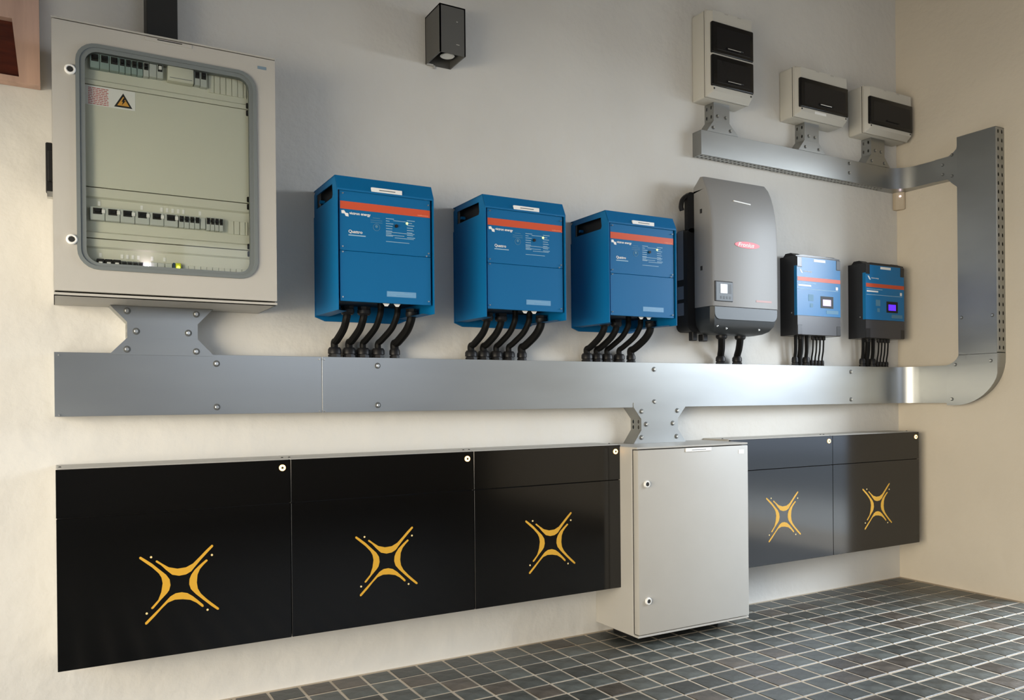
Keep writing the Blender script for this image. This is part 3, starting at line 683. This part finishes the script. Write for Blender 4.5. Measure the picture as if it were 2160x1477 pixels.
el = [(2.772+.078*math.cos(a*PI/16)*(1 if math.cos(a*PI/16) < 0 else 1), 1.7210+.0155*math.sin(a*PI/16)) for a in range(32)]
lg_ = link('logo_oval', prism(N(), el, .1985, .2012), FROR, sv, label='red oval logo')
text('Fronius', 2.712, 1.7125, .0265, .2015, WHITE, lg_, shear=.3, bold=.0006, squeeze=1.25)
dp = link('display_bezel', box(N(), 2.570, 2.680, .196, .2022, 1.453, 1.547, .003, 1), BLK, sv)
link('bezel_face', rect(N(), 2.578, 2.676, 1.458, 1.541, .2024), DGRY2, dp)
link('display', rect(N(), 2.600, 2.668, 1.490, 1.534, .2030), DGRY, dp); link('display_lit', rect(N(), 2.602, 2.643, 1.4915, 1.5325, .2036), LCDW, dp, label='lit white display area')
bm = N()
for x in (2.606, 2.624, 2.642, 2.660): rect(bm, x-.005, x+.005, 1.466, 1.478, .203)
link('display_keys', bm, DGRY, dp)
link('model_print', rect(N(), 2.825, 2.925, 1.4615, 1.4705, .2004), mat('faint_red_print', (.5, .30, .29), .5), sv)
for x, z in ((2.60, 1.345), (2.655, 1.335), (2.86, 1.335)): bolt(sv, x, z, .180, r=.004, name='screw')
for z in (1.86, 1.60): link('side_slot', box(N(), SX0-.0006, SX0+.002, .122, .136, z, z+.02), HOLE, sv)
for k, (tx, bx) in enumerate(((2.672, 2.752), (2.790, 2.858))):
    cable('%s of the two thick black cables under the silver inverter' % ('left' if k == 0 else 'right'), 'thick cables under the silver inverter', (tx+.045, .085), (bx, .04), .0165, .026, .0235, 1.325, 'I', .04, .03)

# ------------------------------------------------------------------ solar charge controllers
mx0, mz0 = 3.197, 1.329
mp = thing('charge_controller', 'left of the two black solar chargers, blue face with pale lilac display', 'charge controller', (mx0, 0, mz0), 'black and blue solar charge controllers')
MX = lambda a: mx0+a
MZ = lambda a: mz0+a
bm = N(); prism(bm, [(MX(.0), MZ(.0)), (MX(.32), MZ(.0)), (MX(.32), MZ(.398)), (MX(.27), MZ(.402)), (MX(.05), MZ(.402)), (MX(.0), MZ(.396))], 0, .104)
link('housing', bm, BLKS, mp)
bm = N()
profx(bm, [(.0, .402), (.030, .412), (.060, .414), (.095, .402)], MX(.0), MX(.05)) if False else None
for a, b in ((.002, .055), (.262, .318)):
    L = [(.02, .396), (.035, .412), (.07, .412), (.095, .396)]
    A = [bm.verts.new((MX(a), -d_, MZ(z_))) for d_, z_ in L]; B = [bm.verts.new((MX(b), -d_, MZ(z_))) for d_, z_ in L]
    bm.faces.new(A); bm.faces.new(B)
    for k in range(4): bm.faces.new((A[k], A[(k+1) % 4], B[(k+1) % 4], B[k]))
    link('end_cap', bm, BLK, mp); bm = N()
bm.free()
link('front_base', box(N(), MX(.0), MX(.318), .102, .109, MZ(.0), MZ(.392), .002, 1), BLKS, mp)
bf = link('blue_face', prism(N(), [(MX(.001), MZ(.098)), (MX(.317), MZ(.098)), (MX(.317), MZ(.338)), (MX(.286), MZ(.338)), (MX(.286), MZ(.388)), (MX(.034), MZ(.388)), (MX(.034), MZ(.338)), (MX(.001), MZ(.338))], .1085, .1105), BLUEG, mp)
link('blue_edge', box(N(), MX(-.0008), MX(.001), .092, .1105, MZ(.098), MZ(.345)), BLUEG, mp)
link('lower_cover', box(N(), MX(.001), MX(.317), .1085, .1105, MZ(.002), MZ(.096), .0006, 1), mat('grey_gloss_cover', (.045, .045, .052), .28), mp)
for a, b in ((.001, .033), (.287, .317)):
    link('corner_block', box(N(), MX(a), MX(b), .108, .1118, MZ(.340), MZ(.388), .001, 1), BLKS, mp)
    link('corner_block', box(N(), MX(a), MX(b), .108, .1118, MZ(.002), MZ(.050), .001, 1), BLKS, mp)
MD = .1110
def mr(nm, a, b, c, d, m, p=bf, dd=0): return link(nm, rect(N(), MX(a), MX(b), MZ(c), MZ(d), MD+dd), m, p)
mr('orange_stripe', .003, .316, .270, .290, RED)
mr('white_name_strip', .120, .205, .370, .383, WHITE)
text('victron energy', MX(.044), MZ(.316), .0105, MD+.0003, WHITE, bf, 'maker_lettering')
prism(bm := N(), [(MX(a), MZ(b)) for a, b in ((.016, .330), (.026, .328), (.040, .310), (.034, .308), (.026, .314))], MD-.0003, MD+.0003); link('maker_emblem', bm, WHITE, bf)
mr('model_print', .008, .135, .2580, .2610, PALEB); mr('model_print', .008, .100, .2440, .2520, WHITE); mr('rule_line', .006, .300, .2290, .2315, PALEB)
mr('side_mark', .282, .298, .236, .252, WHITE)
mr('symbol_print', .080, .116, .172, .205, DIMB); mr('symbol_print', .092, .112, .140, .160, DIMB)
mr('rating_print', .210, .300, .112, .130, DIMB)
mr('screen_frame', .168, .262, .140, .200, BLK); lcd = mr('display', .184, .244, .152, .184, LCDP, bf, .0008)
lcd['label'] = 'pale lilac lit display'
bm = N(); prism(bm, disc(MX(-.0015)+0, MZ(.1), .002), .05, .051) if False else None
bm = N(); lathe(bm, [(.0035, 0), (.0035, .0015), (.002, .002)], (MX(0), -.075, MZ(.112)), (-1, 0, 0), 10); link('side_screw', bm, STEEL, mp)
bm.free() if False else None
c = copy_tree(mp, (.515, 0, 0)); c['label'] = 'right of the two black solar chargers, blue face with glowing violet display'
for ch in c.children:
    for g in ch.children:
        if g.name.startswith('display'):
            g.data = g.data.copy(); g.data.materials[0] = LCDB; g['label'] = 'glowing violet-blue display'
tn = ['leftmost', 'second', 'third']
for ci, (who, ox) in enumerate((('left solar charger', 0), ('right solar charger', .515))):
    for k, (tx, bx) in enumerate(((3.245, 3.250), (3.282, 3.283), (3.325, 3.330))):
        cable('%s of the three thicker black cables under the %s' % (tn[k], who), 'thicker cables under the solar chargers', (tx+ox, .055), (bx+ox, .045), (.0085, .0135, .0095)[k], .015 if k == 1 else 0, (.0165, .012, .0195)[k], mz0, 'I', .045, .02)
    for k in range(4):
        x = 3.372+k*.026+ox
        cable('%s of the four thin black cables under the %s' % (['leftmost', 'second', 'third', 'rightmost'][k], who), 'thin cables under the solar chargers', (x, .055), (x, .045), .0042, .0098, .0098, mz0, 'I', .03, .018)

# ------------------------------------------------------------------ ivory distribution boxes
def ivory(label, x0, x1, z0, z1, wins, lit):
    t = thing('distribution_box', label, 'distribution box', ((x0+x1)/2, 0, z0), 'ivory distribution boxes at the top right')
    link('rear_box', box(N(), x0, x1, 0, .084, z0, z1, .008, 3), IVORY, t, True)
    link('box_seam', box(N(), x0+.002, x1-.002, .083, .087, z0+.002, z1-.002), SEAM, t)
    bm = N(); a = box(bm, x0, x1, .086, .100, z0, z1, .003, 2)
    # tapered cover front
    o = rrect(x0+.002, x1-.002, z0+.002, z1-.002, .008, 3); i = rrect(x0+.018, x1-.006, z0+.022, z1-.010, .006, 3)
    A = [bm.verts.new(FB(p[0], .0995, p[1])) for p in o]; B = [bm.verts.new(FB(p[0], .125, p[1])) for p in i]
    for k in range(len(o)): j = (k+1) % len(o); bm.faces.new((A[k], A[j], B[j], B[k]))
    bm.faces.new(B); link('front_cover', bm, IVORY, t, True)
    for wz0, wz1 in wins:
        wn = link('smoked_door', box(N(), x0+.010, x1+.002, .112, .131, wz0, wz1, .007, 3), SMOKE, t, True, label='dark smoked flap')
        link('door_field', box(N(), x0+.036, x1-.022, .1305, .1318, wz0+.018, wz1-.024, .0005, 1), SMOKE2, wn)
        c = (x0+x1)/2+.012; hw = .052
        link('grip', box(N(), c-hw, c+hw, .130, .139, wz0+.030, wz0+.037, .0015, 1), SMOKE2, wn)
        if lit: link('grip_edge', box(N(), c-hw+.004, c+hw-.02, .1385, .1398, wz0+.027, wz0+.030), WHITE if lit > 1 else RAL, wn)
    for sx in (x0+.024, x1-.014): link('cover_screw', lathe(N(), [(.0045, 0), (.0045, .001), (.003, .0012)], FB(sx, .125, z0+.034), (0, -1, 0), 10), HOLE, t)
    for a in (.38, .68): link('top_latch', box(N(), x0+(x1-x0)*a-.012, x0+(x1-x0)*a+.012, .112, .1255, z1-.018, z1-.010, .001, 1), RAL, t)
ivory('tall ivory distribution box with two smoked flaps, one above the other', 2.624, 2.893, 2.414, 2.818, [(2.611, 2.757), (2.459, 2.605)], 1)
ivory('middle ivory distribution box with one smoked flap and a bright grip edge', 3.202, 3.563, 2.418, 2.668, [(2.459, 2.607)], 2)
ivory('ivory distribution box with one smoked flap nearest the room corner', 3.725, 4.087, 2.418, 2.668, [(2.459, 2.607)], 0)
mid = [o for o in bpy.data.objects if o.get('label', '').startswith('middle ivory')][0]
link('white_sticker', box(N(), 3.318, 3.400, .095, .1262, 2.440, 2.452), WHITE, mid)

# ------------------------------------------------------------------ small wall things
sn = thing('wall_sensor', 'small beige sensor box in the room corner under the upper trunking', 'sensor', (XR-.03, -.03, 2.062))
bm = N(); cx, cy = XR-.028, -.028
P2 = [(4.088, -.001), (XR-.001, -.001), (XR-.001, -.056), (4.112, -.058), (4.084, -.022)]
a = [bm.verts.new((x, y, 2.062)) for x, y in P2]; b = [bm.verts.new((x, y, 2.160)) for x, y in P2]
bm.faces.new(a); bm.faces.new(b)
for k in range(5): bm.faces.new((a[k], a[(k+1) % 5], b[(k+1) % 5], b[k]))
bmesh.ops.recalc_face_normals(bm, faces=bm.faces); bmesh.ops.bevel(bm, geom=bm.edges[:], offset=.003, segments=2, affect='EDGES')
link('sensor_case', bm, mat('beige_plastic', (.50, .42, .31), .5), sn, True)
link('sensor_light', lathe(N(), [(.0035, 0), (.0035, .002), (.001, .003)], (4.099, -.042, 2.135), (-.78, -.62, 0), 10), LEDW, sn)
link('sensor_lead', tube(N(), [(4.105, -.012, 2.157), (4.105, -.012, 2.172), (4.11, -.01, 2.185)], .003, 6), WHITE, sn, True)

lf = thing('wall_light', 'dark grey square tube downlight high on the back wall', 'wall light', (1.319, 0, 2.331))
x0, x1, z0, z1, D = 1.2656, 1.372, 2.331, 2.513, .14
bm = N(); t_ = .005
box(bm, x0, x0+t_, 0, D, z0, z1); box(bm, x1-t_, x1, 0, D, z0, z1); box(bm, x0, x1, 0, t_, z0, z1); box(bm, x0, x1, D-t_, D, z0, z1); box(bm, x0, x1, 0, D, z1-t_, z1)
link('tube_body', bm, CHARC, lf)
link('lamp_holder', box(N(), x0+t_, x1-t_, t_, D-t_, z0+.05, z0+.09), BLK, lf)
lmp = link('lamp', lathe(N(), [(.028, .004), (.026, .014), (.018, .03), (.013, .04)], (1.325, -.075, z0+.012), n=20), CHROME, lf, True)
link('lamp_face', lathe(N(), [(.004, .003), (.024, .002), (.024, .005)], (1.325, -.075, z0+.012), n=20), mat('lamp_glass', (.75, .75, .72), .15), lmp)
bm = N(); box(bm, x0+.002, x0+.028, .004, .012, z0-.004, z0+.002); box(bm, x0+.030, x0+.038, .002, .008, z0-.012, z0)
link('bottom_clip', bm, RAL, lf)
bm = N(); rect(bm, 1.334, 1.340, 2.454, 2.457, D+.0003); rect(bm, 1.333, 1.346, 2.368, 2.3705, D+.0003); link('paint_scratches', bm, RAL, lf)

dk = thing('dark_duct', 'dark vertical duct rising up the wall from behind the glazed cabinet', 'duct', (.31, 0, 2.12))
link('duct_body', box(N(), .266, .358, 0, .095, 2.122, ZC, .002, 1), mat('dark_duct_paint', (.012, .012, .011), .6), dk)
link('duct_collar', box(N(), .256, .366, 0, .105, 2.121, 2.136, .002, 1), BLK, dk)

wf = thing('wooden_shutter', 'pale wooden frame with dark red inset board at the top left edge', 'shutter', (-.35, 0, 1.995))
bm = N(); fo = [(-.70, 1.996), (-.029, 1.996), (-.033, 2.75), (-.70, 2.75)]; fi = [(-.62, 2.016), (-.084, 2.012), (-.101, 2.185), (-.62, 2.185)]
ringplate(bm, fo, fi, .004, .05); link('frame', bm, WOOD, wf)
link('inset_board', box(N(), -.66, -.06, .004, .022, 2.004, 2.21), REDW, wf, label='dark red glossy inset board')
link('frame_backing', box(N(), -.70, -.030, 0, .006, 1.998, 2.75), mat('dark_wood_backing', (.05, .03, .02), .7), wf)
